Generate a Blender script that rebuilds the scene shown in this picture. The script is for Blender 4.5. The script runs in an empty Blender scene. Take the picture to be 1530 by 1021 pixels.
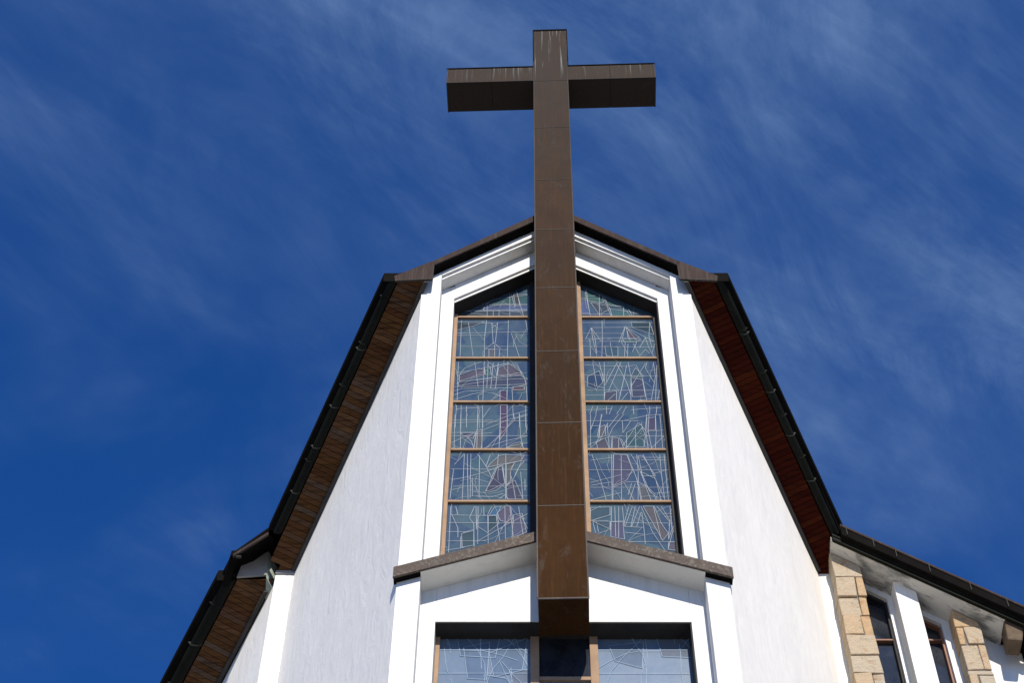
import bpy, math, random
from mathutils import Vector, Matrix
random.seed(7)
R = math.radians
S = bpy.context.scene
col = S.collection
CX = 0.352            # centre line of the church front

# ---------------------------------------------------------------- camera
cam = bpy.data.cameras.new('camera')
cam.lens = 36.0 * 2800 / 1530
cam.sensor_width = 36
cam.clip_start = 0.1
cam.clip_end = 3000
co = bpy.data.objects.new('camera', cam)
col.objects.link(co)
co.matrix_world = Matrix(((0.999968, 0.000210, 0.008000, 0), (0.004667, -0.827346, -0.561672, 0), (0.006500, 0.561692, -0.827321, 1.6), (0, 0, 0, 1)))
S.camera = co

# ---------------------------------------------------------------- sky, sun, exposure
SUN_EL, SUN_AZ = R(33.5), R(7.3)      # sun stands behind the photographer, a little to the right
w = bpy.data.worlds.new('World')
S.world = w
w.use_nodes = True
nt = w.node_tree
nt.nodes.clear()
def N(t, **k):
    n = nt.nodes.new(t)
    for a, b in k.items():
        if a.startswith('i_'):
            n.inputs[int(a[2:])].default_value = b
        else:
            setattr(n, a, b)
    return n
def Lk(a, b): nt.links.new(a, b)
def mth(op, a, b=None, c=None, clamp=False):
    n = N('ShaderNodeMath', operation=op, use_clamp=clamp)
    for i, v in enumerate((a, b, c)):
        if v is None: continue
        if hasattr(v, 'links'): Lk(v, n.inputs[i])
        else: n.inputs[i].default_value = v
    return n.outputs[0]
sky = N('ShaderNodeTexSky', sky_type='NISHITA', sun_disc=False)
sky.sun_elevation = SUN_EL
sky.sun_rotation = math.pi - SUN_AZ
sky.altitude = 900
sky.air_density = 0.8
sky.dust_density = 0.1
sky.ozone_density = 3.0
hsv = N('ShaderNodeHueSaturation')
hsv.inputs['Saturation'].default_value = 1.0
hsv.inputs['Value'].default_value = 0.8
Lk(sky.outputs[0], hsv.inputs['Color'])
pol = N('ShaderNodeMix', data_type='RGBA', blend_type='MULTIPLY')   # deep mountain-sky blue
pol.inputs[0].default_value = 1; pol.inputs[7].default_value = (.31, 1.20, 2.42, 1)
Lk(hsv.outputs[0], pol.inputs[6])
geo = N('ShaderNodeTexCoord')
sep = N('ShaderNodeSeparateXYZ')
Lk(geo.outputs['Generated'], sep.inputs[0])
zc = mth('MAXIMUM', sep.outputs[2], 0.08)
u = mth('DIVIDE', sep.outputs[0], zc)
v = mth('DIVIDE', sep.outputs[1], zc)
cmb = N('ShaderNodeCombineXYZ'); Lk(u, cmb.inputs[0]); Lk(v, cmb.inputs[1])
# cirrus on a high plane, drawn out in one wind direction
def streak(ang, sx, sy, scale, detail, rough, dist, off=0.0):
    mp = N('ShaderNodeMapping')
    Lk(cmb.outputs[0], mp.inputs[0])
    mp.inputs['Rotation'].default_value = (0, 0, R(ang))
    mp2 = N('ShaderNodeMapping')
    Lk(mp.outputs[0], mp2.inputs[0])
    mp2.inputs['Scale'].default_value = (sx, sy, 1)
    mp2.inputs['Location'].default_value = (off, off * 1.7, off * .3)
    n = N('ShaderNodeTexNoise')
    n.inputs['Scale'].default_value = scale
    n.inputs['Detail'].default_value = detail
    n.inputs['Roughness'].default_value = rough
    n.inputs['Distortion'].default_value = dist
    Lk(mp2.outputs[0], n.inputs['Vector'])
    return n.outputs[0]
def mr(x, a, b, c=0.0, d=1.0):
    r = N('ShaderNodeMapRange', clamp=True); r.interpolation_type = 'SMOOTHSTEP'
    Lk(x, r.inputs[0])
    for q, val in enumerate((a, b, c, d)): r.inputs[q + 1].default_value = val
    return r.outputs[0]
def ridge(n, p):          # thin bright fibres where the noise crosses its middle
    return mth('POWER', mth('SUBTRACT', 1.0, mth('ABSOLUTE', mth('MULTIPLY', mth('SUBTRACT', n, 0.5), 4.0)), clamp=True), p)
wisp = streak(-34, 1.0, 2.0, 2.1, 14, 0.62, 0.45)
fine = streak(-55, 1.0, 2.2, 4.2, 15, 0.68, 0.6, 3.0)
fibre = ridge(streak(-32, 1.0, 6.0, 1.5, 6, 0.58, 0.7, 8.1), 3.0)
fibre2 = ridge(streak(-60, 1.0, 4.0, 1.9, 7, 0.60, 0.9, 12.4), 3.5)
patch = streak(10, 1.0, 1.5, 2.3, 4, 0.55, 0.5, 5.3)
veil = mr(mth('ADD', mth('MULTIPLY', u, .36), mth('ADD', mth('MULTIPLY', patch, 1.5), mth('MULTIPLY', v, -.95))), -.22, .50)
sm = mth('ADD', mth('MULTIPLY', mr(wisp, .36, .78), .34), mth('MULTIPLY', mr(fine, .36, .80), .34))
sm = mth('ADD', sm, mth('MULTIPLY', mth('MULTIPLY', fibre, mr(fine, .35, .7)), .34))
sm = mth('ADD', sm, mth('MULTIPLY', mth('MULTIPLY', fibre2, mr(wisp, .4, .7)), .28))
cloud = mth('ADD', mth('MULTIPLY', mth('MULTIPLY', sm, veil), .50), mth('MULTIPLY', veil, .07), clamp=True)
mix = N('ShaderNodeMix', data_type='RGBA')
Lk(cloud, mix.inputs[0]); Lk(pol.outputs[2], mix.inputs[6])
mix.inputs[7].default_value = (3.3, 5.1, 8.2, 1)
bg = N('ShaderNodeBackground')
bg.inputs['Strength'].default_value = 0.06
Lk(mix.outputs[2], bg.inputs['Color'])
out = N('ShaderNodeOutputWorld')
Lk(bg.outputs[0], out.inputs['Surface'])

sl = bpy.data.lights.new('sun', 'SUN')
sl.energy = 4.2
sl.angle = R(0.53)
sl.color = (1.0, 0.935, 0.83)
so = bpy.data.objects.new('sun', sl)
col.objects.link(so)
sd = Vector((math.sin(SUN_AZ) * math.cos(SUN_EL), -math.cos(SUN_AZ) * math.cos(SUN_EL), math.sin(SUN_EL)))
so.rotation_euler = sd.to_track_quat('Z', 'Y').to_euler()
so.location = (20, -60, 60)
S.view_settings.view_transform = 'Standard'
S.view_settings.look = 'None'
S.view_settings.exposure = 0.5
S.view_settings.gamma = 1
S.view_settings.use_curve_mapping = False
S.cycles.max_bounces = 8
S.cycles.diffuse_bounces = 5

# ---------------------------------------------------------------- materials
class Mat:
    def __init__(s, name):
        s.m = bpy.data.materials.new(name); s.m.use_nodes = True
        s.nt = s.m.node_tree; s.b = s.nt.nodes['Principled BSDF']
        s.tc = s.n('ShaderNodeTexCoord').outputs['Object']
    def n(s, t, **k):
        x = s.nt.nodes.new(t)
        for a, b in k.items():
            if a[0] == '_': s.set(x.inputs[a[1:].replace('_', ' ')], b)
            else: setattr(x, a, b)
        return x
    def set(s, i, v):
        if hasattr(v, 'links'): s.nt.links.new(v, i)
        else: i.default_value = v
    def p(s, **k):
        for a, b in k.items(): s.set(s.b.inputs[a.replace('_', ' ')], b)
        return s
    def map(s, sc=(1, 1, 1), rot=(0, 0, 0)):
        return s.n('ShaderNodeMapping', _Vector=s.tc, _Scale=sc, _Rotation=rot).outputs[0]
    def noise(s, vec=None, scale=5, detail=6, rough=.6, dist=0):
        return s.n('ShaderNodeTexNoise', _Vector=vec or s.tc, _Scale=scale, _Detail=detail, _Roughness=rough, _Distortion=dist).outputs[0]
    def rng(s, x, a, b, c=0., d=1.):
        r = s.n('ShaderNodeMapRange'); s.set(r.inputs[0], x)
        for i, q in enumerate((a, b, c, d)): r.inputs[i + 1].default_value = q
        return r.outputs[0]
    def mix(s, f, a, b, mode='MIX'):
        x = s.n('ShaderNodeMix', data_type='RGBA', blend_type=mode)
        s.set(x.inputs[0], f)
        for i, q in ((6, a), (7, b)):
            s.set(x.inputs[i], q if hasattr(q, 'links') else (*q[:3], 1))
        return x.outputs[2]
    def math(s, op, a, b):
        x = s.n('ShaderNodeMath', operation=op); s.set(x.inputs[0], a); s.set(x.inputs[1], b); return x.outputs[0]
    def bump(s, h, strength=.3, dist=.02):
        s.set(s.b.inputs['Normal'], s.n('ShaderNodeBump', _Strength=strength, _Distance=dist, _Height=h).outputs[0]); return s
    def rand(s):
        return s.n('ShaderNodeNewGeometry').outputs['Random Per Island']
    def z(s):
        return s.n('ShaderNodeSeparateXYZ', _Vector=s.tc).outputs[2]

def plaster(name, c1, c2, streaks, bumpd, rot=0):
    m = Mat(name)
    big = m.noise(m.map((1, 1, .35)), 1.4, 5, .6)
    blot = m.rng(m.noise(None, 6, 8, .7), .35, .75)
    drip = m.rng(m.noise(m.map((7, 7, .7)), 1.6, 6, .7, .6), .50, .80)
    c = m.mix(m.rng(big, .3, .7), c1, c2)
    c = m.mix(m.math('MULTIPLY', drip, streaks), c, (.42, .41, .38))
    c = m.mix(m.math('MULTIPLY', blot, .22), c, (.55, .53, .50))
    m.p(Base_Color=c, Roughness=.9, Specular_IOR_Level=.2)
    tro = m.noise(m.map((2.6, 2.6, .9), (R(-26), R(10), 0)), 1.9, 5, .55, 1.4)
    gr = m.noise(None, 60, 4, .6)
    h = m.math('ADD', m.math('MULTIPLY', tro, 1.0), m.math('MULTIPLY', gr, .10))
    m.bump(h, .8, bumpd)
    return m.m
M = {}
M['plaster'] = plaster('smooth_white_plaster', (.74, .73, .70), (.66, .65, .625), .55, .010)
M['render'] = plaster('trowelled_white_render', (.86, .815, .735), (.79, .75, .68), .22, .009)
M['soffit_white'] = plaster('weathered_white_soffit', (.78, .76, .70), (.66, .645, .59), .35, .004)
# white soffit with black mildew along the inside
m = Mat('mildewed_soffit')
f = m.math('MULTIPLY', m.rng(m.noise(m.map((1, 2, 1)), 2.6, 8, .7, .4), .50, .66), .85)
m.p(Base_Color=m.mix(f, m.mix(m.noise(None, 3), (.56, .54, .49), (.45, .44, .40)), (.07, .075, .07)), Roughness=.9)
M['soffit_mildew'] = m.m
# weathered copper sheet: each panel a little different, greyer towards the top
def copper(name, a, b, streak=.5, grey=True):
    m = Mat(name)
    r = m.rand()
    n1 = m.noise(m.map((1, 1, .5)), 3, 7, .65)
    n2 = m.noise(m.map((22, 22, .9)), 1.5, 6, .7)
    c = m.mix(m.rng(n1, .3, .7), a, b)
    c = m.mix(m.rng(r, 0, 1, 0, .8), c, (b[0] * .75, b[1] * .9, b[2] * 1.1))
    pat = m.rng(m.noise(m.map((1.6, 1.6, .8)), 2.2, 9, .72, .8), .50, .66, 0, .75)
    c = m.mix(pat, c, (a[0] * .55, a[1] * .6, a[2] * .75))
    pat2 = m.rng(m.noise(m.map((4, 4, 1.4)), 1.7, 9, .75, .5), .56, .72, 0, .6)
    c = m.mix(pat2, c, (.075, .068, .058) if grey else (.085, .075, .062))
    if grey:
        c = m.mix(m.rng(m.z(), 2.0, 11.5, 0, .8), c, (.046, .040, .035))
    c = m.mix(m.math('MULTIPLY', m.rng(n2, .52, .74), streak), c, (a[0] * 1.7, a[1] * 1.8, a[2] * 2.0))
    n3 = m.noise(m.map((26, 26, .6)), 1.1, 3, .6)
    if grey:
        wsh = m.math('MULTIPLY', m.rng(n3, .60, .70), m.rng(m.z(), 11.0, 11.7, 0, .55))
        c = m.mix(wsh, c, (.30, .31, .29))
    m.p(Base_Color=c, Roughness=m.rng(n1, .3, .7, .6, .75), Specular_IOR_Level=.02, Metallic=0.0)
    m.bump(m.math('ADD', m.noise(m.map((1, 1, .6)), 3.5, 3, .5), m.math('MULTIPLY', n2, .08)), .6, .02)
    return m.m
M['copper'] = copper('brown_weathered_copper', (.052, .0215, .0068), (.034, .0155, .0058))
M['copper_seam'] = copper('worn_copper_seam', (.12, .10, .082), (.085, .068, .055), .3)
M['flashing'] = copper('lichened_copper_flashing', (.060, .042, .033), (.044, .031, .026), .6, False)
m = Mat('lichened_fascia')
f = m.math('MULTIPLY', m.rng(m.noise(None, 30, 8, .8), .50, .64), m.rng(m.noise(None, 2.2, 3, .5), .38, .56, .2, 1))
m.p(Base_Color=m.mix(f, m.mix(m.noise(m.map((1, 1, 1)), 3), (.070, .040, .028), (.058, .048, .038)), (.17, .155, .12)), Roughness=.85)
m.bump(m.noise(None, 40, 6, .7), .6, .01)
M['fascia_old'] = m.m
def plain(name, c, rough=.6, var=.25, spec=.3, metal=0.):
    m = Mat(name)
    n = m.noise(m.map((1, 1, 1)), 4, 7, .65)
    m.p(Base_Color=m.mix(m.rng(n, .3, .7), tuple(q * (1 - var) for q in c), tuple(q * (1 + var) for q in c)), Roughness=rough, Specular_IOR_Level=spec, Metallic=metal)
    m.bump(m.noise(None, 12, 5, .6), .2, .004)
    return m.m
M['black_metal'] = plain('black_painted_metal', (.006, .0052, .0045), .8, .3, .03)
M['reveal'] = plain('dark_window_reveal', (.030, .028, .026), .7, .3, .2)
M['green_metal'] = plain('dark_green_gutter_metal', (.0075, .0082, .006), .65, .35, .08)
M['strap'] = plain('galvanised_strap', (.032, .034, .028), .6, .3, .1)
M['grey_board'] = plain('grey_board_and_cap_shade', (.24, .23, .22), .8, .12)
M['lichen_board'] = plain('lichen_green_board', (.30, .33, .28), .9, .45)
M['trim_wood'] = plain('grey_brown_trim_wood', (.045, .040, .034), .8, .35)
M['frame'] = plain('ochre_window_frame', (.30, .195, .12), .7, .2, .15)
M['frame_red'] = plain('red_brown_window_frame', (.22, .10, .06), .6, .2)
M['rust'] = plain('rusty_iron', (.12, .045, .02), .9, .4)
def boards(name, cols, dark):
    m = Mat(name)
    r = m.rand()
    cr = m.n('ShaderNodeValToRGB')
    m.set(cr.inputs[0], r)
    e = cr.color_ramp.elements
    e[0].position = 0; e[0].color = (*cols[0], 1)
    e[1].position = 1; e[1].color = (*cols[-1], 1)
    for i, c in enumerate(cols[1:-1]):
        q = e.new((i + 1) / (len(cols) - 1)); q.color = (*c, 1)
    g = m.noise(m.map((.7, 6, 6)), 5, 8, .7, .4)
    c = m.mix(m.rng(g, .46, .72), cr.outputs[0], dark)
    m.p(Base_Color=c, Roughness=.75, Specular_IOR_Level=.06)
    m.bump(g, .4, .006)
    return m.m
M['boards_brown'] = boards('brown_soffit_boards', [(.085, .036, .013), (.10, .046, .017), (.075, .030, .011), (.125, .062, .028), (.09, .036, .013), (.10, .065, .045), (.085, .040, .016)], (.014, .006, .003))
M['boards_red'] = boards('red_soffit_boards', [(.034, .004, .001), (.042, .006, .002), (.030, .003, .001), (.055, .008, .002), (.036, .004, .001), (.062, .013, .003)], (.010, .0015, .001))
# sandstone blocks
m = Mat('sandstone_blocks')
cr = m.n('ShaderNodeValToRGB'); m.set(cr.inputs[0], m.rand())
for i, (p_, c) in enumerate([(0, (.44, .29, .155)), (.3, (.47, .36, .24)), (.5, (.40, .36, .28)), (.75, (.45, .30, .165)), (1, (.40, .35, .27))]):
    e = cr.color_ramp.elements
    q = e[0] if i == 0 else e[1] if i == 4 else e.new(p_)
    q.position = p_; q.color = (*c, 1)
n = m.noise(None, 7, 8, .7, .6)
c = m.mix(m.rng(n, .55, .72, 0, .8), cr.outputs[0], (.28, .14, .06))
c = m.mix(m.rng(m.noise(None, 11, 8, .75), .56, .68, 0, .7), c, (.20, .18, .14))
m.p(Base_Color=c, Roughness=.9, Specular_IOR_Level=.2)
m.bump(m.math('ADD', m.noise(None, 9, 8, .7), m.math('MULTIPLY', m.noise(None, 45, 4, .6), .3)), 1.0, .035)
M['stone'] = m.m
M['mortar'] = plain('grey_mortar', (.15, .13, .11), .95, .3)
M['dark_stone'] = plain('dark_weathered_block', (.085, .060, .038), .9, .6)
# glass
def glass(name, c1, c2, rough=.12, dirt=.35):
    m = Mat(name)
    vo = m.n('ShaderNodeTexVoronoi', _Vector=m.map((1, 1, .8)), _Scale=3.4)
    cc = m.n('ShaderNodeSeparateColor', _Color=vo.outputs['Color']).outputs[0]
    c = m.mix(cc, c1, c2)
    d = m.rng(m.noise(m.map((1, 1, .6)), 5, 8, .7), .35, .8, 0, dirt)
    c = m.mix(d, c, (.22, .23, .25))
    m.p(Base_Color=c, Roughness=rough, Specular_IOR_Level=.6, IOR=1.5)
    m.bump(m.noise(m.map((1, 1, 1)), 4, 3, .5), .12, .01)
    return m.m
M['glass'] = glass('blue_grey_stained_glass', (.022, .045, .095), (.045, .085, .105), .10, .22)
M['glass_hazy'] = glass('dusty_blue_protective_glass', (.075, .125, .20), (.095, .15, .23), .16, .45)
M['glass_dark'] = glass('dark_window_glass', (.010, .013, .020), (.016, .020, .028), .06, .12)
M['lead'] = plain('pale_weathered_lead', (.25, .28, .32), .7, .25)
M['lead_faint'] = plain('faint_lead_behind_dust', (.22, .30, .40), .7, .2)
gm = {}
def tint(rgb):
    if rgb in gm: return gm[rgb]
    lin = [((v / 255) / 12.92 if v < 11 else ((v / 255 + .055) / 1.055) ** 2.4) * TINT for v in rgb]
    m = Mat('stained_glass_' + '_'.join(str(v) for v in rgb))
    n = m.noise(m.map((1, 1, .6)), 5, 7, .7)
    m.p(Base_Color=m.mix(m.rng(n, .3, .75), [q * .82 for q in lin], [q * 1.15 for q in lin]), Roughness=.12, Specular_IOR_Level=.5)
    gm[rgb] = m.m
    return m.m
TINT = .50
m = Mat('grey_paving')
br = m.n('ShaderNodeTexBrick', _Vector=m.tc, _Scale=2.5, _Color1=(.23, .22, .20, 1), _Color2=(.20, .195, .18, 1), _Mortar=(.16, .155, .15, 1))
m.p(Base_Color=m.mix(m.noise(None, .3, 6), br.outputs[0], (.30, .30, .28)), Roughness=.9)
M['paving'] = m.m

# ---------------------------------------------------------------- mesh helpers
class MB:
    def __init__(s): s.v = []; s.f = []; s.mi = []
    def face(s, pts, mi=0):
        i = len(s.v); s.v += [tuple(p) for p in pts]; s.f.append(tuple(range(i, i + len(pts)))); s.mi.append(mi)
    def ext(s, pts, d, mi=0):
        """closed prism: 3D polygon pts swept along the vector d"""
        pts = [Vector(p) for p in pts]; d = Vector(d); n = len(pts)
        nrm = sum(((pts[i]).cross(pts[(i + 1) % n]) for i in range(n)), Vector())
        if nrm.dot(d) > 0: pts.reverse()
        i0 = len(s.v)
        s.v += [tuple(p) for p in pts] + [tuple(p + d) for p in pts]
        s.f.append(tuple(range(i0, i0 + n))); s.mi.append(mi)
        s.f.append(tuple(i0 + n + k for k in range(n - 1, -1, -1))); s.mi.append(mi)
        for k in range(n):
            q = (k + 1) % n
            s.f.append((i0 + k, i0 + n + k, i0 + n + q, i0 + q)); s.mi.append(mi)
        return s
    def xz(s, pts, y0, y1, mi=0): return s.ext([(x, y0, z) for x, z in pts], (0, y1 - y0, 0), mi)
    def box(s, x0, x1, y0, y1, z0, z1, mi=0): return s.xz([(x0, z0), (x1, z0), (x1, z1), (x0, z1)], y0, y1, mi)
    def build(s, name, mats, parent=None, bevel=0, seg=2, offset=None):
        me = bpy.data.meshes.new(name)
        o3 = Vector(offset) if offset else Vector()
        me.from_pydata([tuple(Vector(p) - o3) for p in s.v], [], s.f)
        if not isinstance(mats, (list, tuple)): mats = [mats]
        for q in mats: me.materials.append(q)
        for p, i in zip(me.polygons, s.mi): p.material_index = i
        me.update()
        o = bpy.data.objects.new(name, me); col.objects.link(o)
        if parent: o.parent = parent
        if offset: o.location = o3
        if bevel:
            b = o.modifiers.new('bevel', 'BEVEL'); b.width = bevel; b.segments = seg; b.limit_method = 'ANGLE'
        return o
def empty(name, parent=None, loc=(0, 0, 0)):
    o = bpy.data.objects.new(name, None); col.objects.link(o); o.parent = parent; o.location = loc
    o.empty_display_size = .2
    return o
def tag(o, label=None, cat=None, kind=None):
    if label: o['label'] = label
    if cat: o['category'] = cat
    if kind: o['kind'] = kind
    return o

# ---------------------------------------------------------------- ground
g = MB(); g.face([(-1500, -1500, 0), (1500, -1500, 0), (1500, 1500, 0), (-1500, 1500, 0)])
tag(g.build('ground', M['paving']), 'grey paved ground in front of the church', None, 'structure')

# ---------------------------------------------------------------- church
church = tag(empty('church'), 'white plastered church with pointed gable front, stained glass and brown copper roof edges', 'church')
YF, YP, YI, YG = 12.14, 12.28, 12.48, 12.70       # fascia, pilaster, inner face and glass planes
X = lambda s, off: CX + s * off
soffz = lambda y: 20.83 - .62 * (y - 12.14)        # underside of the overhangs beside the gable, falling to the back
rake = lambda off: 22.435 - .865 * off             # underside of the front rake

# pilasters and raking head band of the front
for s in (-1, 1):
    a = MB(); a.xz([(X(s, 1.40), 0), (X(s, 1.635), 0), (X(s, 1.635), rake(1.635) + .03), (X(s, 1.40), rake(1.40) + .03)], YP, 12.7)
    a.build('pilaster', M['plaster'], church, .008)
    zb = lambda o: 22.24 - .82 * o
    a = MB()
    a.xz([(X(s, 0), zb(0) + .045), (X(s, 1.398), zb(1.398) + .045), (X(s, 1.398), rake(1.398) + .03), (X(s, 0), rake(0) + .03)], YP, YI - .002)
    a.xz([(X(s, 0), zb(0)), (X(s, 1.398), zb(1.398)), (X(s, 1.398), zb(1.398) + .043), (X(s, 0), zb(0) + .043)], YP + .035, YI - .004)
    a.build('gable_band', M['plaster'], church, .004)
zo = lambda o: 21.87 - .8 * o                      # head of the upper opening
a = MB()
for s in (-1, 1):
    a.xz([(X(s, 1.245), 0), (X(s, 1.60), 0), (X(s, 1.60), 21.0), (X(s, 1.245), 21.2)], YI, YI + .35)
    a.xz([(X(s, 0), zo(0) + .05), (X(s, 1.243), zo(1.243) + .05), (X(s, 1.243), 21.25), (X(s, 0), 22.4)], YI, YI + .35)
    a.xz([(X(s, 0), zo(0)), (X(s, 1.243), zo(1.243)), (X(s, 1.243), zo(1.243) + .048), (X(s, 0), zo(0) + .048)], YI + .03, YI + .35)
a.box(X(-1, 1.243), X(1, 1.243), YI, YI + .35, 15.13, 16.0)
a.box(X(-1, 1.243), X(1, 1.243), YI, YI + .35, 0, 11.0)
a.build('front_wall', M['plaster'], church)
# dark lining of the reveals
a = MB()
for s in (-1, 1):
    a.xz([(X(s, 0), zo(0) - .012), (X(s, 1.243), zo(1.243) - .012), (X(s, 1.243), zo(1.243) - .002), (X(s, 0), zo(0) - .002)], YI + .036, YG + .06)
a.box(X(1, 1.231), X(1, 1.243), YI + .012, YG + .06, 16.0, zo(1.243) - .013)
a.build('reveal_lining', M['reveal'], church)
a = MB()
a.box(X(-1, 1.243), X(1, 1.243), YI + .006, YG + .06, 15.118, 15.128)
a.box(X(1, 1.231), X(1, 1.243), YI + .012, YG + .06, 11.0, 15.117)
a.build('reveal_lining', M['reveal'], church)

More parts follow.
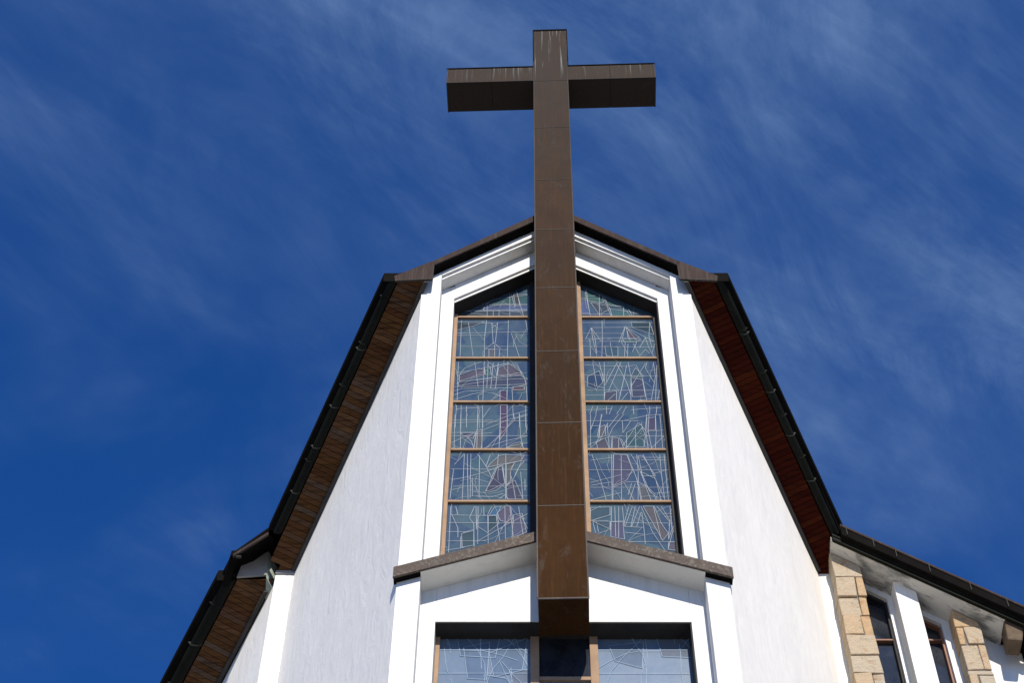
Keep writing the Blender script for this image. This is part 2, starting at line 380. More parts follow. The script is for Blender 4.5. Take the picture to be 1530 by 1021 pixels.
# --- stained glass
LEAD = """-847,5153 -842,4844;-769,4989 -767,4844;-698,5006 -696,4844;-567,5385 -563,4843;-486,5436 -394,4843;-549,5369 -502,5054;-915,5137 -341,5120;-1144,4973 -341,4989;-648,5335 -341,5352;-546,4957 -395,4940;-1155,4763 -1150,3970;-1069,4715 -995,3985;-849,4763 -865,4369 -860,3955;-783,4715 -758,4245;-712,4715 -733,4275;-580,4763 -586,3955;-543,4478 -441,3955;-368,4763 -341,4462;-1217,4478 -341,4509;-1216,4431 -849,4437;-1156,4192 -342,4192;-1135,4684 -571,4715;-750,4275 -852,4137;-750,4275 -670,4137;-852,4137 -592,4122;-809,4137 -806,3955;-679,4122 -685,3955;-741,4229 -737,3955;-782,4683 -711,4588;-712,4683 -781,4588;-1147,3597 -1091,3730 -974,3820 -890,3864;-598,3834 -495,3790 -410,3641 -379,3524 -359,3350 -350,3078;-496,3849 -401,3612;-1167,3864 -1157,3078;-972,3864 -921,3350;-859,3879 -861,3078;-812,3849 -820,3321;-752,3849 -775,3321;-692,3849 -719,3321;-578,3879 -583,3078;-526,3321 -517,3078;-1191,3641 -1005,3686 -836,3745 -581,3834;-1151,3451 -950,3495 -664,3568 -427,3641;-1215,3350 -999,3422 -747,3495 -342,3524;-1221,3263 -1097,3321 -829,3335 -527,3335 -342,3407;-1227,3178 -1079,3263 -945,3278 -694,3306;-1207,3092 -994,3206 -827,3263;-907,3078 -918,3178 -860,3235;-774,3078 -659,3206;-665,3278 -663,3078;-1162,2994 -1165,2563;-1108,2994 -1100,2563;-1046,2980 -1035,2563;-914,2994 -913,2563;-864,2994 -851,2563;-1152,2924 -871,2952;-772,2952 -851,2757;-657,2994 -652,2563;-582,2994 -575,2563;-516,2980 -506,2730 -571,2593;-816,2620 -572,2785 -342,2896;-490,2730 -342,2799;-1194,2702 -735,2702;-441,2840 -437,2563;-367,2980 -367,2563;-1173,2818 -1164,2170;-1108,2818 -1094,2183;-1042,2818 -1041,2680;-910,2818 -912,2170;-856,2818 -856,2170;-655,2818 -663,2170;-578,2818 -578,2170;-507,2818 -490,2708 -554,2598 -666,2409 -808,2183;-438,2818 -423,2382 -391,2170;-367,2818 -359,2449;-1227,2702 -735,2702;-1209,2653 -342,2694;-1219,2468 -846,2476;-1201,2409 -342,2409;-847,2517 -718,2598 -572,2708 -342,2818;-1212,2262 -1039,2409 -975,2436 -748,2463;-1039,2409 -972,2302 -945,2183;-824,2183 -617,2302 -439,2369 -342,2409;-583,2183 -487,2236 -342,2276;-1046,2078 -1047,1281;-1152,1883 -1046,2078;-1157,1806 -1179,1280;-974,2078 -963,1305;-1014,2078 -985,1281;-878,2052 -867,1305;-948,1654 -940,1330;-902,2078 -802,1858 -727,1629;-758,2065 -802,1858;-670,2078 -675,1858 -727,1629 -802,1416;-620,1884 -593,1553;-587,2078 -583,1281;-382,1948 -453,1807 -500,1629 -577,1503;-414,1935 -484,1679;-486,1922 -532,1807;-524,1679 -499,1503 -475,1281;-422,1756 -397,1281;-374,1629 -374,1429;-343,2078 -343,1961;-1181,1806 -343,1794;-1155,1503 -343,1504;-1161,1441 -1045,1483;-1175,1616 -1034,1654 -800,1755 -612,1884 -382,1956;-942,1404 -794,1391 -685,1429 -593,1541;-901,1330 -730,1318 -607,1379;-653,1281 -591,1355 -552,1281;-1167,1158 -1164,406;-1113,1159 -1086,1014;-1155,1038 -1079,800 -1075,648;-913,1159 -962,966 -914,871 -901,498;-874,1159 -866,544;-813,1159 -810,1014 -768,1002 -756,544;-897,1159 -881,777;-589,1159 -576,567;-536,1159 -494,637;-519,966 -631,777;-680,1014 -637,590;-443,1159 -389,660;-420,1014 -343,777;-728,1159 -772,1014;-1155,1014 -680,1002;-1181,890 -343,879;-1191,741 -964,741;-1186,590 -779,590;-1195,440 -1002,486;-862,590 -631,800 -343,1038;-867,824 -751,706;-1038,706 -994,741 -904,777;-1045,660 -1039,475;375,5478 429,4836;552,5344 541,4836;596,5310 686,4836;844,5079 837,4836;899,5030 944,4852;315,5261 549,5244;403,5194 847,5063;388,5310 569,5327;316,4900 698,4900;843,4981 1191,4835;431,4596 354,4346;431,4596 536,4315;431,4581 442,4346 476,4039;407,4346 404,3948;568,4755 558,4346 538,3948;431,4596 469,4377 484,4039;648,4284 671,3963;846,4628 752,4268;846,4628 787,4284 846,4038;854,4612 893,4314;854,4612 971,4314;862,4596 1096,4377 1195,4283;320,4708 1184,4707;440,4596 1179,4612;323,4471 821,4470;363,4355 852,4370;518,4299 1196,4299;316,4191 1189,4176;925,4253 991,4008;970,4284 908,4069;998,4160 1079,4377 1111,4160 1160,3963;1150,4723 1124,4408 1145,4160;1195,4283 1138,4038;970,3948 1066,4130 1113,4038;831,4284 808,3963;864,4253 842,3963;427,3858 463,3358;504,3858 550,3444;564,3858 537,3072;718,3857 556,3387;761,3857 594,3271;708,3828 811,3444 850,3186;846,3857 867,3561 844,3072;827,3798 780,3503 703,3072;1050,3827 858,3358;938,3798 1001,3532 1027,3072;1069,3857 1045,3738 1131,3444;1146,3857 1154,3561 1077,3072;1185,3798 1127,3072;1215,3444 1152,3086;332,3798 825,3768 929,3798;326,3591 1223,3570;323,3459 455,3372 546,3329;352,3286 1206,3286;316,3186 541,3186;571,3072 667,3214;819,3243 728,3072;928,3086 1197,3143;402,2974 364,2818;459,2974 430,2818;559,2974 557,2818;625,2974 586,2818;741,2974 668,2818;790,2974 734,2818;865,2974 866,2818;1055,2974 1046,2818;1138,2974 1120,2818;837,2904 1186,2946;309,2904 623,2918;438,2818 364,2517;504,2818 433,2383;564,2653 463,2329;693,2818 569,2571;751,2818 609,2544 571,2409;358,2599 464,2599;320,2694 909,2694;372,2818 355,2197;496,2818 448,2356 405,2249;555,2626 563,2170;729,2694 727,2463 827,2694;604,2409 587,2184;674,2356 667,2170;699,2356 762,2157;328,2396 1234,2404;324,2236 521,2369 717,2410;907,2653 708,2210;952,2572 747,2170;915,2653 981,2517;1014,2818 983,2544 995,2171;1037,2791 1012,2490 1035,2171;1112,2818 1102,2490 1075,2171;1162,2818 1160,2517 1156,2171;1201,2517 980,2490;1240,2490 1027,2171;870,2572 858,2157;745,2694 1012,2791 1219,2818;367,2065 448,1604 498,1257;583,2066 560,1257;603,2066 568,1257;690,2066 661,1257;758,2066 841,1630 869,1257;798,2066 868,1859 930,1529 1047,1258;862,2066 863,1756 838,1257;934,2066 1019,1731 1125,1282;1117,2066 1115,1756 1124,1258;1165,2066 1163,1258;348,1961 589,2013;812,2014 1210,2014;905,1969 1207,1970;328,1794 1196,1787;337,1567 679,1705;336,1516 572,1579;569,1479 729,1579 854,1579 944,1504 1029,1356;335,1484 1192,1485;329,1269 666,1393;704,1554 766,1356 792,1257;782,1554 735,1356;822,1554 746,1257;1018,1718 1213,1808;1015,1380 1218,1405;549,1160 522,638;584,1160 575,661;664,1160 673,825;626,1160 605,650;324,1087 433,1160;334,920 536,1015;342,920 366,719;380,920 397,731;388,708 527,778;532,908 669,915;733,1160 666,849;772,1160 680,825;803,1160 741,825;849,1160 749,825;859,1063 802,825;867,1063 876,802 878,546;673,825 877,809;676,731 871,696;670,580 1240,581;864,1160 964,731 1074,443;995,1160 1029,825 1047,615;1033,1160 1155,897;1080,1160 1157,920 1122,615;1172,1160 1170,779 1122,615;1233,1160 1178,779 1231,546;1177,755 1114,477;1088,1040 1225,1040;1100,992 1230,992;668,884 1215,880"""
GLASS = """-861,5104 -341,5103 -341,5005 -894,4989/110,125,190;-773,5236 -341,5335 -341,5120 -861,5137/80,130,130;-522,5369 -477,5385 -440,5087 -493,5071/90,85,85;-1214,4957 -341,4973 -341,4843 -1211,4844/80,95,105;-1207,4716 -872,4731 -976,4652 -1202,4541/50,62,72;-808,4122 -739,4122 -737,3955 -806,3955/140,125,115;-1147,3597 -1005,3686 -853,3730 -851,3612 -1143,3466/125,105,118;-691,3745 -564,3819 -427,3656 -410,3597 -698,3582/130,105,118;-853,3745 -785,3745 -774,3597 -842,3597/50,120,100;-1151,3451 -427,3582 -342,3495 -342,3407 -1148,3350/82,82,115;-518,3350 -384,3364 -384,3292 -509,3286/150,85,92;-665,3278 -585,3278 -583,3078 -663,3078/115,65,112;-657,2994 -579,2994 -575,2563 -652,2563/115,65,110;-655,2818 -578,2818 -578,2517 -654,2329/115,65,110;-920,2517 -860,2517 -853,2170 -944,2170/145,128,118;-583,2183 -487,2276 -423,2289 -391,2170/145,138,125;-1097,2463 -927,2463 -957,2355 -1071,2409/95,85,112;-755,1896 -662,2039 -590,2065 -382,2039 -422,1948 -597,1896 -786,1832/150,138,125;-581,1884 -486,1922 -532,1756 -531,1604 -577,1516/142,130,112;-698,1807 -628,1858 -593,1553 -748,1429 -794,1416/88,75,100;-577,1503 -484,1604 -397,1281 -567,1281/98,85,115;-756,1002 -697,1147 -628,1159 -672,1014/80,150,215;-673,1038 -589,1159 -528,1159 -495,871 -633,919/135,112,140;-764,1002 -672,1002 -648,871 -759,730/55,85,82;-1038,706 -911,753 -906,521 -1025,486/75,102,105;-496,1014 -404,1038 -358,730 -509,637/120,112,150;314,5228 401,5227 423,4916 307,4917/115,135,205;393,5478 587,5310 600,5161 404,5211/72,138,125;613,5294 847,5063 651,5096/80,130,120;675,5014 878,4965 926,4836 695,4836/88,152,155;438,5161 651,5079 675,5014 537,4884/85,92,100;861,4580 1009,4377 869,4361/128,100,112;816,4346 1025,4345 970,4284 813,4284/72,125,115;920,4723 1149,4707 1187,4439 932,4596/52,80,90;584,4191 739,4176 731,3978 594,3978/70,110,128;359,3561 499,3679 533,3444 453,3300 354,3358/45,75,125;866,3532 999,3503 1015,3157 865,3157/84,80,112;551,3243 686,3271 678,3072 537,3072/95,88,112;926,3738 1019,3561 867,3561/80,110,125;471,2571 530,2612 531,2409 457,2369/140,125,125;422,2276 521,2369 563,2170 434,2170/120,102,115;602,2356 683,2369 723,2184 595,2170/110,92,112;768,2463 938,2626 976,2410 949,2197 756,2197/62,112,115;1009,2736 1109,2763 1095,2517 998,2517/100,80,112;607,2066 750,2066 801,1782 730,1604 577,1504/104,90,122;859,1529 928,1504 977,1258 877,1257/128,118,108;894,1756 1045,1630 1085,1258 970,1405/42,78,132;877,2040 925,2040 1048,1680 906,1680/60,92,135;887,1160 1003,1160 1063,873 1128,708 1061,592 998,802/138,118,108;325,1135 533,1148 528,1015 319,920/80,112,125;341,908 524,908 519,778/90,118,130;531,896 661,896 664,615 523,661/118,105,142;1120,569 1240,569 1223,431 1112,454/135,115,128"""

def clip(poly, con):
    """Sutherland-Hodgman against a convex counter-clockwise polygon"""
    out = poly
    for i in range(len(con)):
        a, b = con[i], con[(i + 1) % len(con)]
        inp, out = out, []
        side = lambda p: (b[0] - a[0]) * (p[1] - a[1]) - (b[1] - a[1]) * (p[0] - a[0])
        for k in range(len(inp)):
            p, q = inp[k], inp[(k + 1) % len(inp)]
            sp, sq = side(p), side(q)
            if sp >= 0: out.append(p)
            if (sp >= 0) != (sq >= 0):
                t = sp / (sp - sq); out.append((p[0] + (q[0] - p[0]) * t, p[1] + (q[1] - p[1]) * t))
        if len(out) < 3: return []
    return out
def ccw(p):
    ar = sum(p[i][0] * p[(i + 1) % len(p)][1] - p[(i + 1) % len(p)][0] * p[i][1] for i in range(len(p)))
    return p if ar > 0 else p[::-1]
leads = [[(CX + int(a_) / 1000, 16 + int(b_) / 1000) for a_, b_ in (t.split(',') for t in l.split())] for l in LEAD.split(';')]
patches = []
for l in GLASS.split(';'):
    p, c = l.split('/')
    patches.append((ccw([(CX + int(a_) / 1000, 16 + int(b_) / 1000) for a_, b_ in (t.split(',') for t in p.split())]), tuple(int(q) for q in c.split(','))))
def pane(con, parent, base, lds, pts, lm, lw=.0055):
    mats = [base, lm]; mb = MB()
    mb.xz(con, YG, YG + .012)
    k = 0
    for p, c in pts:
        q = clip(p, con)
        if not q: continue
        k += 1; tm = tint(tuple(int(v_ * .50 + g_ * .50) for v_, g_ in zip(c, (85, 98, 112))))
        if tm not in mats: mats.append(tm)
        y = YG - .001 - k * .0001
        mb.face([(x, y, z) for x, z in reversed(q)][::-1], mats.index(tm))
        lds = lds + [p + [p[0]]]
    k = 0
    for l in lds:
        wl = .0032 if isinstance(l, tuple) else lw
        for (x0, z0), (x1, z1) in zip(l, l[1:]):
            d = math.hypot(x1 - x0, z1 - z0)
            if d < 1e-4: continue
            nx, nz = -(z1 - z0) / d * wl / 2, (x1 - x0) / d * wl / 2
            q = clip(ccw([(x0 + nx, z0 + nz), (x0 - nx, z0 - nz), (x1 - nx, z1 - nz), (x1 + nx, z1 + nz)]), con)
            if not q: continue
            k += 1
            mb.face([(x, YG - .006 - k * .00004, z) for x, z in q], 1)
    return mb.build('pane', mats, parent)
rc = random.Random(11)
crackle = []
for i in range(170):
    x, z = CX + rc.uniform(-1.2, 1.2), rc.uniform(16.1, 21.5)
    p = [(x, z)]; ang = rc.choice([90, 90, 80, 100, 20, 160, 45, 130])
    for k in range(rc.randint(2, 5)):
        ang += rc.uniform(-25, 25); L_ = rc.uniform(.05, .16)
        p.append((p[-1][0] + math.cos(R(ang)) * L_, p[-1][1] + math.sin(R(ang)) * L_))
    crackle.append(tuple(p))
uw = empty('stained_glass_window', church, (CX, YG, 16.0))
uw.location = (0, 0, 0)
bars = [20.81, 19.925, 19.04, 18.137, 17.226, 16.30]
fr = MB()
MU = [(X(-1, .32), X(-1, .255)), (X(1, .255), X(1, .32))]
fr.box(X(-1, 1.243), X(-1, 1.20), YG - .035, YG + .04, 16.0, zo(1.20) - .05)
fr.box(*MU[1], YG - .035, YG + .04, 16.0, zo(.30) - .03)
fo = fr.build('frame', M['frame'], uw, .004)
a = MB(); a.box(*MU[0], YG - .035, YG + .04, 16.0, zo(.30) - .03); a.build('frame', M['reveal'], uw)  # left mullion coloured dark to paint in the cross shaft's shadow
a = MB(); a.box(X(1, 1.19), X(1, 1.230), YG - .035, YG + .04, 16.0, zo(1.24) - .02)
a.build('frame', M['reveal'], uw)  # right post: shade of the reveal put into its dark colour
segs = [(X(-1, 1.20), MU[0][0]), (MU[0][1], MU[1][0]), (MU[1][1], X(1, 1.19))]
for z in bars:
    for x0, x1 in segs:
        t = MB(); t.box(x0, x1, YG - .030, YG + .03, z - .016, z + .016); t.build('transom', M['frame'], uw, .003)
for x0, x1 in segs:
    o0, o1 = abs(x0 - CX), abs(x1 - CX)
    top = [(x1, zo(o1) - .01), (x0, zo(o0) - .01)]
    if x0 < CX < x1: top = [(x1, zo(o1)), (CX, zo(0) - .01), (x0, zo(o0))]
    pane(ccw([(x0, bars[0] + .018), (x1, bars[0] + .018)] + top), uw, M['glass'], leads + crackle, patches, M['lead'])
    for a_, b_ in zip(bars, bars[1:] + [15.95]):
        pane([(x0, b_ + .018), (x1, b_ + .018), (x1, a_ - .018), (x0, a_ - .018)], uw, M['glass'], leads + crackle, patches, M['lead'])
# lower window
lw = empty('lower_window', church)
fr = MB()
ML = [(X(-1, .32), X(-1, .235)), (X(1, .255), X(1, .335))]
fr.box(X(-1, 1.243), X(-1, 1.20), YG - .035, YG + .04, 11.0, 15.117)
for x0, x1 in ML: fr.box(x0, x1, YG - .04, YG + .04, 11.0, 15.117)
fr.build('frame', M['frame'], lw, .004)
a = MB(); a.box(ML[0][1], ML[1][0], YG - .03, YG + .03, 14.53, 14.575)
a.build('transom', M['frame'], lw, .003)
rr = random.Random(3)
faint = []
for i in range(60):
    x = X(-1, 1.2) + rr.random() * 2.4; z = 13.2 + rr.random() * 1.9
    p = [(x, z)]
    ang = rr.choice([0, 90, 90, 90, 70, 110, 35, 140]) + rr.uniform(-6, 6)
    for k in range(rr.randint(2, 6)):
        ang += rr.uniform(-18, 18); L_ = rr.uniform(.12, .3)
        p.append((p[-1][0] + math.cos(R(ang)) * L_, p[-1][1] + math.sin(R(ang)) * L_))
    faint.append(p)
for i in range(4): faint.append([(X(-1, 1.2), 14.0 + i * .32), (X(1, 1.2), 14.0 + i * .32)])
fpat = []
for i in range(10):
    x = X(-1, 1.0) + rr.random() * 2.0; z = 13.6 + rr.random() * 1.3
    fpat.append((ccw([(x, z), (x + rr.uniform(.1, .4), z + rr.uniform(-.1, .1)), (x + rr.uniform(.1, .4), z + rr.uniform(.2, .6)), (x - .05, z + rr.uniform(.2, .5))]),
                 rr.choice([(165, 190, 225), (150, 180, 225), (170, 180, 205)])))
for x0, x1 in [(X(-1, 1.20), ML[0][0]), (ML[0][1], ML[1][0]), (ML[1][1], X(1, 1.231))]:
    zt = [15.117, 11.0]
    if x0 < CX < x1:
        pane([(x0, 14.575), (x1, 14.575), (x1, 15.117), (x0, 15.117)], lw, M['glass_dark'], [], [], M['lead_faint'], .005)  # darker glass than below: shadow of the cross foot painted into the pane
        pane([(x0, 11.0), (x1, 11.0), (x1, 14.53), (x0, 14.53)], lw, M['glass_hazy'], faint, [], M['lead_faint'], .005)
    else:
        pane([(x0, 11.0), (x1, 11.0), (x1, 15.117), (x0, 15.117)], lw, M['glass_hazy'], faint, fpat, M['lead_faint'], .005)

# --- gabled hood between the two windows
hood = empty('hood', church)
ht = lambda o: 16.245 - .39 * o
for s in (-1, 1):
    for (o0, o1, yy) in ((.0, .92, 12.186), (.90, 1.665, 12.182)):
        a = MB(); a.xz([(X(s, o0), ht(o0)), (X(s, o1), ht(o1)), (X(s, o1), ht(o1) - .150), (X(s, o0), ht(o0) - .150)], yy, 12.21)
        a.build('fascia', M['fascia_old'], hood, .004)
    a = MB(); a.xz([(X(s, 0), ht(0) - .004), (X(s, 1.66), ht(1.66) - .004), (X(s, 1.66), ht(1.66) - .03), (X(s, 0), ht(0) - .03)], 12.21, YI + .1)
    a.build('hood_roof', M['flashing'], hood)
    a = MB(); a.xz([(X(s, 0), ht(0) - .032), (X(s, 1.398), ht(1.398) - .032), (X(s, 1.398), ht(1.398) - .147), (X(s, 0), ht(0) - .147)], 12.212, YI + .02)
    a.build('soffit', M['soffit_white'], hood)
    a = MB(); a.xz([(X(s, 1.402), ht(1.402) - .032), (X(s, 1.66), ht(1.66) - .032), (X(s, 1.66), ht(1.66) - .14), (X(s, 1.402), ht(1.402) - .14)], 12.212, 12.30)
    a.build('hood_end', M['black_metal'], hood)

# --- front rake: fascia, black soffit, triangular eave return
for s in (-1, 1):
    a = MB(); a.xz([(X(s, 0), 22.59), (X(s, 0), 22.44), (X(s, 1.49), 21.16), (X(s, 1.515), 21.25)], YF, YF + .03)
    a.build('rake_fascia', M['flashing'], church, .004)
    a = MB(); a.xz([(X(s, 1.517), 21.25), (X(s, 1.492), 21.16), (X(s, 1.50), 20.835), (X(s, 1.95), 20.80), (X(s, 1.97), 20.90)], YF - .003, YF + .03)
    a.build('eave_return', M['flashing'], church, .004)
    a = MB(); a.xz([(X(s, 1.50), 20.825), (X(s, 1.95), 20.79), (X(s, 1.95), 20.805), (X(s, 1.50), 20.84)], YF - .008, YF + .02)
    a.xz([(X(s, 1.488), 21.15), (X(s, 1.50), 21.15), (X(s, 1.508), 20.84), (X(s, 1.496), 20.84)], YF - .008, YF + .02)
    a.build('return_edge', M['copper_seam'], church)
    a = MB(); a.xz([(X(s, 0), 22.43), (X(s, 1.50), 22.43 - .865 * 1.5), (X(s, 1.50), 22.50 - .865 * 1.5), (X(s, 0), 22.50)], YF + .031, YI + .1)
    a.build('rake_soffit', M['black_metal'], church)

# --- prow side walls, their sloping overhangs with board soffits and the verge trims
def vdir(k, s): return Vector((s * k, 1, -.62))
def overhang(P0, k, s, L, w, wt, bmat, Lt=None, ts=0.):
    """P0: wall end of the overhang at its front; runs along (s*k, 1, -.62) for L metres in Y; w, wt: widths in X of boards and trim"""
    Lt = Lt or L; d = vdir(k, s); P0 = Vector(P0); ex = Vector((s, 0, 0)); up = Vector((0, .527, .85)).normalized()
    dn = d.normalized(); perp = (ex - dn * ex.dot(dn)).normalized()
    wp = w * ex.dot(perp)                         # width measured square to the edge
    # boards run square to the edge: clip each against the front and the two edges
    a = MB(); n = int(d.length * L / .070)
    rb = random.Random(int(P0.x * 100))
    sh = dn.dot(ex)
    for i in range(-8, n + (4 if Lt < L else 1)):
        o0 = P0 + dn * (i * .070); o1 = o0 + dn * (.070 - .006)
        wq = wp if i <= n else .19
        A, B, C_, D = o0, o1, o1 + perp * wq, o0 + perp * wq
        lo = P0.y + .002
        if C_.y < lo or D.y < lo:                 # trim board ends by the front plane
            pts = []
            poly = [A, B, C_, D]
            for q in range(4):
                p1, p2 = poly[q], poly[(q + 1) % 4]
                if p1.y >= lo: pts.append(p1)
                if (p1.y >= lo) != (p2.y >= lo):
                    t = (lo - p1.y) / (p2.y - p1.y); pts.append(p1.lerp(p2, t))
            if len(pts) < 3: continue
        else: pts = [A, B, C_, D]
        if min(A.y, B.y) < P0.y - 1e-6 and len(pts) < 3: continue
        lift = up * rb.uniform(0, .006)
        a.ext([p + lift for p in pts], up * .02)
    bo = a.build('soffit_boards', bmat, church, .0)
    # dark backing above the boards
    E0, E1 = P0 + up * .03, P0 + d * (L - (.25 if Lt < L else 0)) + up * .03
    f0 = P0 + ex * w + up * .03; f1 = f0 + (E1 - E0)
    a = MB(); a.ext([E0, E1, f1, f0], up * .02); a.build('soffit_backing', M['black_metal'], church)
    # wall trim under the boards
    t1 = P0 - ex * .01 - up * .001 + d * L; t0 = P0 - ex * .01 - up * .001 + d * ts
    a = MB(); a.ext([t0, t1, t1 + ex * .055, t0 + ex * .055], Vector((0, 0, -.035))); a.build('wall_trim', M['trim_wood'], church, .004)
    # verge trim: inner lower channel and an outer raised lip
    tr = empty('verge_trim', church)
    c0 = P0 + ex * (w + .012); c1 = c0 + d * L
    a = MB()
    # half-round channel
    prof = []
    cw = wt * .62
    for q in range(7):
        th = math.pi * q / 6
        prof.append((cw / 2 - math.cos(th) * cw / 2, -math.sin(th) * .028 + .01))
    prof += [(cw, .16), (0, .16)]
    pr = [c0 + ex * px + Vector((0, 0, pz)) for px, pz in prof]
    a.ext(pr, d * Lt); a.build('channel', M['green_metal'], tr)
    l0 = c0 + ex * (cw + .004) + Vector((0, 0, .05)); pr = [l0, l0 + ex * (wt - cw), l0 + ex * (wt - cw) + Vector((0, 0, .11)), l0 + Vector((0, 0, .11))]
    a = MB(); a.ext(pr, d * Lt); a.build('outer_lip', M['black_metal'], tr)
    a = MB(); e0 = c0 + Vector((0, -.006, -.022)); a.ext([e0, e0 + ex * wt, e0 + ex * wt + Vector((0, 0, .185)), e0 + Vector((0, 0, .185))], (0, .008, 0)); a.build('end_cap', M['black_metal'], tr)
    return c0, cw, d, ex, tr, prof
def straps(info, ys, P0y, thick=.02):
    c0, cw, d, ex, tr, prof = info
    dn = d.normalized()
    for y, wd, bright in ys:
        wd = wd * .6
        o = c0 + d * (y - P0y)
        a = MB()
        pr = [o + ex * (px * 1.02 - cw * .01) + Vector((0, 0, pz - .004)) for px, pz in prof[:7]]
        pr += [o + ex * (cw * 1.25) + Vector((0, 0, .05)), o + ex * (cw * 1.25) + Vector((0, 0, .07)), o + ex * cw * 1.0 + Vector((0, 0, .07)), o + Vector((0, 0, .07))]
        a.ext(pr, dn * wd)
        a.build('strap', M['strap'] if bright else M['green_metal'], tr)
for s, bm in ((-1, 'boards_brown'), (1, 'boards_red')):
    w0 = Vector((X(s, 1.63), 12.30, 0)); w1 = Vector((X(s, 3.195), 15.19, 0))
    inn = Vector((-s * .2, .26, 0))
    a = MB()
    q0, q1 = w0.copy(), w1.copy()
    t = lambda p, e=.03: Vector((p.x, p.y, soffz(p.y) + e))
    lo = lambda p: Vector((p.x, p.y, 0))
    a.ext([lo(q0), lo(q1), t(q1), t(q0)], inn); a.build('side_wall', M['render'], church)
    P0 = Vector((X(s, 1.635 + .54 * (12.155 - 12.30)), 12.155, soffz(12.155)))
    info = overhang(P0, .542, s, 3.0, .355, .17, M[bm], 2.62)
    if s < 0: ys = [(12.32, .02, 0), (12.80, .02, 0), (12.86, .018, 1), (13.24, .02, 0), (13.46, .018, 1), (13.88, .018, 1), (14.02, .016, 0), (14.35, .018, 1)]
    else: ys = [(12.66, .02, 0), (12.70, .018, 1), (13.10, .02, 0), (13.30, .018, 1), (13.55, .02, 0), (13.75, .018, 1), (13.98, .012, 0), (14.22, .018, 1)]
    straps(info, ys, 12.155)

# --- left step: pier, boxed end and second overhang
a = MB(); a.box(-3.071, -2.842, 15.186, 15.60, 0, 18.90); a.build('pier', M['plaster'], church, .006)
a = MB(); a.box(-3.071, -2.822, 15.165, 15.185, 18.90, 18.955); a.build('pier_cap', M['grey_board'], church, .004)  # grey colour paints in the soffit's shadow on the pier top
a = MB(); p0 = Vector((-3.075, 15.27, 0)); p1 = p0 + Vector((-.62, 1, 0)) * 4.6
sz2 = lambda y: 18.88 - .62 * (y - 15.23)
a.ext([p0, p1, Vector((p1.x, p1.y, sz2(p1.y) + .03)), Vector((p0.x, p0.y, sz2(p0.y) + .03))], Vector((.3, .05, 0))); a.build('side_wall', M['render'], church)
a = MB(); a.xz([(-3.545, 18.885), (-3.18, 18.925), (-3.205, 19.36), (-3.50, 19.20)], 15.21, 15.24); a.build('boxed_end', M['grey_board'], church, .003)
a = MB()
bp = [(-3.182, 15.205), (-3.084, 15.37), (-3.084, 15.55), (-3.20, 15.55)]
zb_ = lambda y: 18.862 - .62 * (y - 15.23)
a.v = [(x, y, zb_(y)) for x, y in bp] + [(-3.205, 15.205, 19.36), (-3.09, 15.37, 19.22), (-3.084, 15.55, 19.1), (-3.20, 15.55, 19.1)]
a.f = [(0, 3, 2, 1), (4, 5, 6, 7), (0, 1, 5, 4), (1, 2, 6, 5), (2, 3, 7, 6), (3, 0, 4, 7)]; a.mi = [0] * 6
a.build('boxed_side', M['lichen_board'], church, .003)
info = overhang(Vector((-3.095, 15.242, sz2(15.242))), .62, -1, 4.7, .44, .24, M['boards_brown'], None, .11)
straps(info, [(15.5 + i * .42, .02, i % 2) for i in range(9)], 15.242)
a = MB(); a.ext([(-3.16, 14.80, 19.20), (-3.57, 14.92, 18.93), (-3.57, 14.92, 18.98), (-3.16, 14.80, 19.26)], (0, .03, 0)); a.build('rake_fascia', M['flashing'], church)
a = MB(); a.ext([(-3.13, 14.84, 19.215), (-3.57, 14.95, 18.95), (-3.54, 15.20, 19.20), (-3.10, 15.20, 19.40)], (0, 0, .02)); a.build('rake_soffit', M['black_metal'], church)
a = MB(); a.ext([(-3.60, 14.93, 18.96), (-3.72, 15.27, 18.78), (-3.72, 15.27, 18.98), (-3.60, 14.93, 19.05)], (.09, 0, 0)); a.build('verge_end', M['black_metal'], church)
a = MB(); a.box(-3.535, -3.47, 14.915, 14.95, 18.92, 18.94); a.build('gutter_clip', M['strap'], church, .005)

# --- right wing with sandstone piers under a raking eave
wz = lambda x: 19.06 - .765 * (x - 3.69)           # underside of the raking wing soffit
def rk(mb, x0, x1, y0, y1, b0, b1, mi=0):
    mb.xz([(x0, wz(x0) + b0), (x1, wz(x1) + b0), (x1, wz(x1) + b1), (x0, wz(x0) + b1)], y0, y1, mi)
a = MB(); rk(a, 3.69, 5.50, 14.785, 15.20, 0, .08); a.build('wing_soffit', M['soffit_mildew'], church)
a = MB(); rk(a, 3.70, 5.72, 14.735, 14.784, -.012, .10); rk(a, 3.70, 5.74, 14.720, 14.734, .045, .060); a.build('wing_fascia', M['green_metal'], church, .003)
vt = empty('verge_trim', church)
a = MB()
for i in range(1):
    rk(a, 3.80, 5.9, 14.655, 14.733, .06, .20)
a.build('outer_lip', M['black_metal'], vt, .01)
a = MB(); rk(a, 3.80, 5.9, 14.640, 14.70, .205, .245); a.build('drip_edge', M['flashing'], vt, .006)
for x in (3.86, 4.15, 4.39, 4.74, 5.16, 5.53):
    a = MB(); rk(a, x, x + .009, 14.636, 14.66, .09, .25); a.build('strap', M['strap'], vt)
YW = 15.20
a = MB()
W = [(4.00, 4.315), (4.58, 4.885)]
hd = lambda x: wz(x) - .10
def col_(x0, x1): a.xz([(x0, 0), (x1, 0), (x1, wz(x1) + .04), (x0, wz(x0) + .04)], YW, YW + .3)
a.xz([(3.535, 0), (4.0, 0), (4.0, wz(4.0) + .04), (3.535, wz(3.70) + .04)], YW, YW + .3); col_(4.315, 4.58); col_(4.885, 5.72)
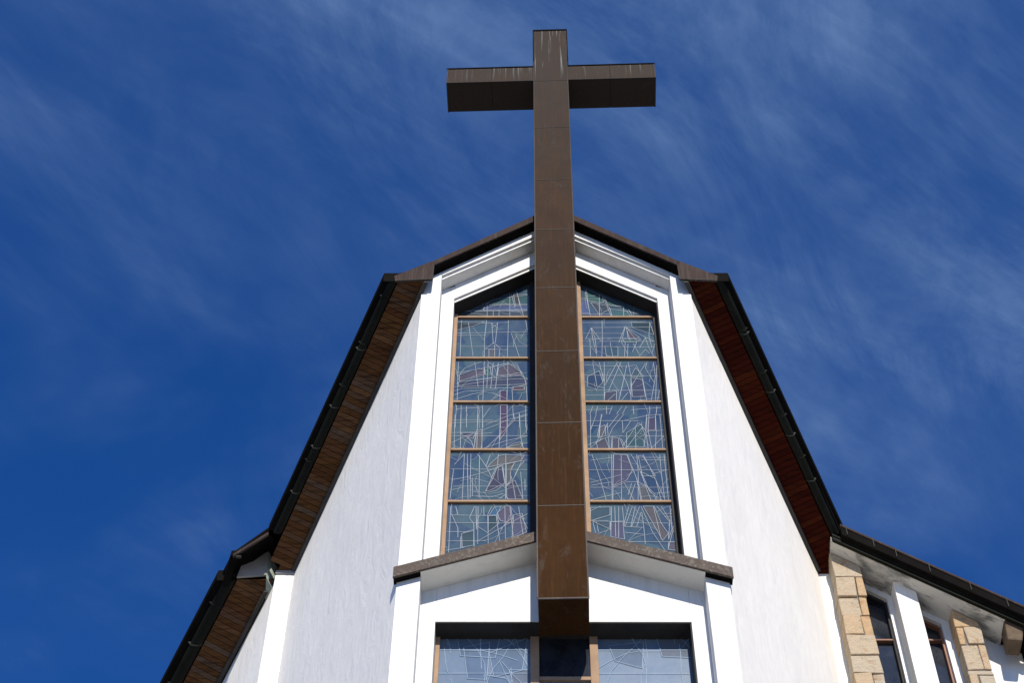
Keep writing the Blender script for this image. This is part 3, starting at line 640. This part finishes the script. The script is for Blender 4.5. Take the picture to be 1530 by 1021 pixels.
for x0, x1 in W:
    a.xz([(x0, hd(x0)), (x1, hd(x1)), (x1, wz(x1) + .04), (x0, wz(x0) + .04)], YW, YW + .3)
    a.xz([(x0, 0), (x1, 0), (x1, 12.5), (x0, 12.5)], YW, YW + .3)
a.build('wing_wall', M['plaster'], church)
for x0, x1 in W:
    ww = empty('narrow_window', church)
    a = MB(); y0, y1 = YW + .05, YW + .13; tk = .028
    a.box(x0, x0 + tk, y0, y1, 12.5, hd(x0 + tk)); a.box(x1 - tk, x1, y0, y1, 12.5, hd(x1))
    a.xz([(x0 + tk, hd(x0 + tk) - .045), (x1 - tk, hd(x1 - tk) - .045), (x1 - tk, hd(x1 - tk)), (x0 + tk, hd(x0 + tk))], y0, y1)
    a.build('frame', M['reveal'] if x0 < 4.3 else M['frame_red'], ww, .003)
    for zt in (17.825, 16.30):
        a = MB(); a.box(x0 + tk, x1 - tk, y0 + .005, y1 - .02, zt, zt + .025); a.build('transom', M['frame_red'], ww, .002)
    a = MB(); a.xz([(x0 + tk, 12.5), (x1 - tk, 12.5), (x1 - tk, hd(x1) - .02), (x0 + tk, hd(x0) - .05)], y0 + .06, y0 + .07); a.build('pane', M['glass_dark'], ww)
a = MB(); a.xz([(4.372, 0), (4.618, 0), (4.618, wz(4.618) + .02), (4.372, wz(4.372) + .02)], 14.97, YW - .001)
a.build('white_pier', M['plaster'], church, .006)
def stone_pier(x0, x1, seed):
    r = random.Random(seed); p = empty('stone_pier', church)
    a = MB(); a.xz([(x0 + .018, 0), (x1 - .018, 0), (x1 - .018, wz(x1) + .02), (x0 + .018, wz(x0) + .0)], 14.99, YW - .001); a.build('mortar_core', M['mortar'], p)
    a = MB(); z = 12.0
    first = [18.60, 18.26, 17.94, 17.60, 17.265, 16.98] if seed == 1 else [17.745, 17.455, 17.05, 16.965]
    js = sorted(first)
    zz_ = js[0] - .33
    while zz_ > 11.5: js.insert(0, zz_); zz_ -= r.uniform(.26, .38)
    js.append(wz(x0) + .1)
    for z0, z1 in zip(js, js[1:]):
        xs = [x0, x1]
        if r.random() < .8: xs.insert(1, x0 + (x1 - x0) * r.choice([.3, .36, .62, .7]))
        for xa, xb in zip(xs, xs[1:]):
            g_ = .007
            j = lambda q=.010: r.uniform(-q, q)
            yf = 14.965 + r.uniform(-.022, .014)
            top = min(z1 - g_, 99)
            zl, zr = (top, top)
            if top > wz(xb): zl, zr = min(top, wz(xa) - .02), min(top, wz(xb) - .02)
            if zr < z0 + .03: continue
            a.xz([(xa + g_ + j(), z0 + g_ + j()), (xb - g_ + j(), z0 + g_ + j()), (xb - g_ + j(), zr + j()), (xa + g_ + j(), zl + j())], yf, YW - .012)
    o = a.build('stone_blocks', M['stone'], p, .012)
stone_pier(3.675, 4.022, 1)
stone_pier(4.965, 5.258, 2)
# block that ends the raking eave, and the dark return of the next overhang
a = MB(); a.xz([(5.47, 17.36), (5.63, 17.34), (5.76, 17.80), (5.50, 17.80)], 14.80, 15.05); a.build('end_block', M['dark_stone'], church, .02)
a = MB(); P0 = Vector((5.73, 14.80, 17.45)); d = Vector((.54, 1, -.62)) * 5
a.ext([P0, P0 + d, P0 + d + Vector((.45, 0, .0)), P0 + Vector((.45, 0, 0))], (0, .08, .15)); a.build('wing_overhang', M['black_metal'], church)
a = MB(); a.ext([(5.70, 15.20, 0), (8.3, 20.0, 0), (8.3, 20.0, 14.3), (5.70, 15.20, 17.3)], (-.3, .05, 0)); a.build('side_wall', M['render'], church)

# --- roof sheets (seen only from their edges) and the rear of the nave
yb = 20.0
def roof(pts, s):
    me = bpy.data.meshes.new('roof'); vs = [Vector(p) for p in pts]
    me.from_pydata([tuple(p) for p in vs], [], [(0, 1, 7), (1, 2, 3), (1, 3, 7), (3, 4, 5), (3, 5, 6), (3, 6, 7)])
    me.materials.append(M['black_metal']); o = bpy.data.objects.new('roof', me); col.objects.link(o); o.parent = church
    so_ = o.modifiers.new('solid', 'SOLIDIFY'); so_.thickness = .04; so_.offset = 0
roof([(CX, 12.18, 22.53), (X(1, 1.515), 12.18, 21.19), (X(1, 2.10), 12.18, 20.94), (3.84, 14.80, 19.22), (5.88, 14.80, 17.60), (8.9, yb, 14.45), (6.0, yb, 17.0), (CX, yb, 21.0)], 1)
roof([(CX, 12.18, 22.53), (X(-1, 1.515), 12.18, 21.19), (X(-1, 2.10), 12.18, 20.94), (-3.15, 14.86, 19.42), (-3.60, 15.02, 19.10), (-6.62, yb, 16.02), (-4.5, yb, 18.6), (CX, yb, 21.0)], -1)
a = MB(); a.xz([(-6.2, 0), (8.2, 0), (8.2, 14.3), (5.9, 16.8), (CX, 20.9), (-4.4, 17.8), (-6.2, 15.9)], 19.9, 20.1); a.build('rear_wall', M['render'], church)

# ---------------------------------------------------------------- cross
cross = tag(empty('cross', None, (CX - .0, 12.24, 14.93)), 'tall brown copper-clad Latin cross standing in front of the church gable', 'cross')
cross.rotation_euler = (0, 0, R(-1.6))
W2, D2 = .2425, .24
def prect(mb, x0, x1, y0, y1, z0, z1, mi=0): mb.box(x0, x1, y0, y1, z0, z1, mi)
H = 12.71
seam = [0, 1.392, 2.794, 4.15, 5.487, 6.84, 8.12, 9.581, 11.02, H]
sh = MB()
for z0, z1 in zip(seam, seam[1:]): sh.box(-W2, W2, -D2, D2, z0 + .001, z1 - .001)
shaft = sh.build('shaft', M['copper'], cross, .008)
for z in seam[1:-1]:
    a = MB(); a.box(-W2 - .004, W2 + .004, -D2 - .005, D2, z - .007, z + .007); a.build('seam', M['copper_seam'], cross, .003)
a = MB()
for s in (-1, 1):
    a.box(s * W2 - .011, s * W2 + .005, -D2 - .004, -D2 + .012, .02, H - .02)
a.build('corner_fold', M['copper_seam'], cross, .003)
a = MB(); a.box(-W2 - .004, W2 + .004, -D2 - .006, -D2 + .006, -.006, .014); a.build('seam', M['copper_seam'], cross, .002)
a = MB(); a.box(-W2 - .014, W2 + .014, -D2 - .012, D2 + .01, H - .012, H + .022); a.build('top_cap', M['black_metal'], cross, .003)
for s in (-1, 1):
    a = MB(); a.box(*sorted((s * (W2 + .001), s * (W2 + .016))), -D2 - .008, D2, 11.64, H); a.build('top_edge', M['black_metal'], cross)
AZ0, AZ1 = 11.045, 11.475
for s in (-1, 1):
    o1 = 1.50
    a = MB()
    for p, q in ((W2 + .001, .85), (.851, o1)):
        a.box(*sorted((s * p, s * q)), -D2 + .004, D2 - .004, AZ0, AZ1)
    arm = a.build('arm', M['copper'], cross, .006)
    a = MB(); a.box(*sorted((s * (W2 + .001), s * (o1 + .012))), -D2 - .008, D2 + .006, AZ1 + .001, AZ1 + .022)
    a.build('arm_cap', M['black_metal'], arm, .002)
    a = MB(); a.box(*sorted((s * (o1 - .012), s * (o1 + .006))), -D2 - .002, D2, AZ0 - .006, AZ1 - .001)
    a.box(*sorted((s * (W2 + .006), s * (o1 + .004))), -D2 - .001, -D2 + .012, AZ0 - .008, AZ0 + .006)
    a.build('arm_edge', M['copper_seam'], arm, .002)
# steel bracket that ties the foot of the cross to the wall
a = MB(); a.box(-.08, .08, D2, D2 + .10, .55, 1.3); a.build('bracket', M['black_metal'], cross)
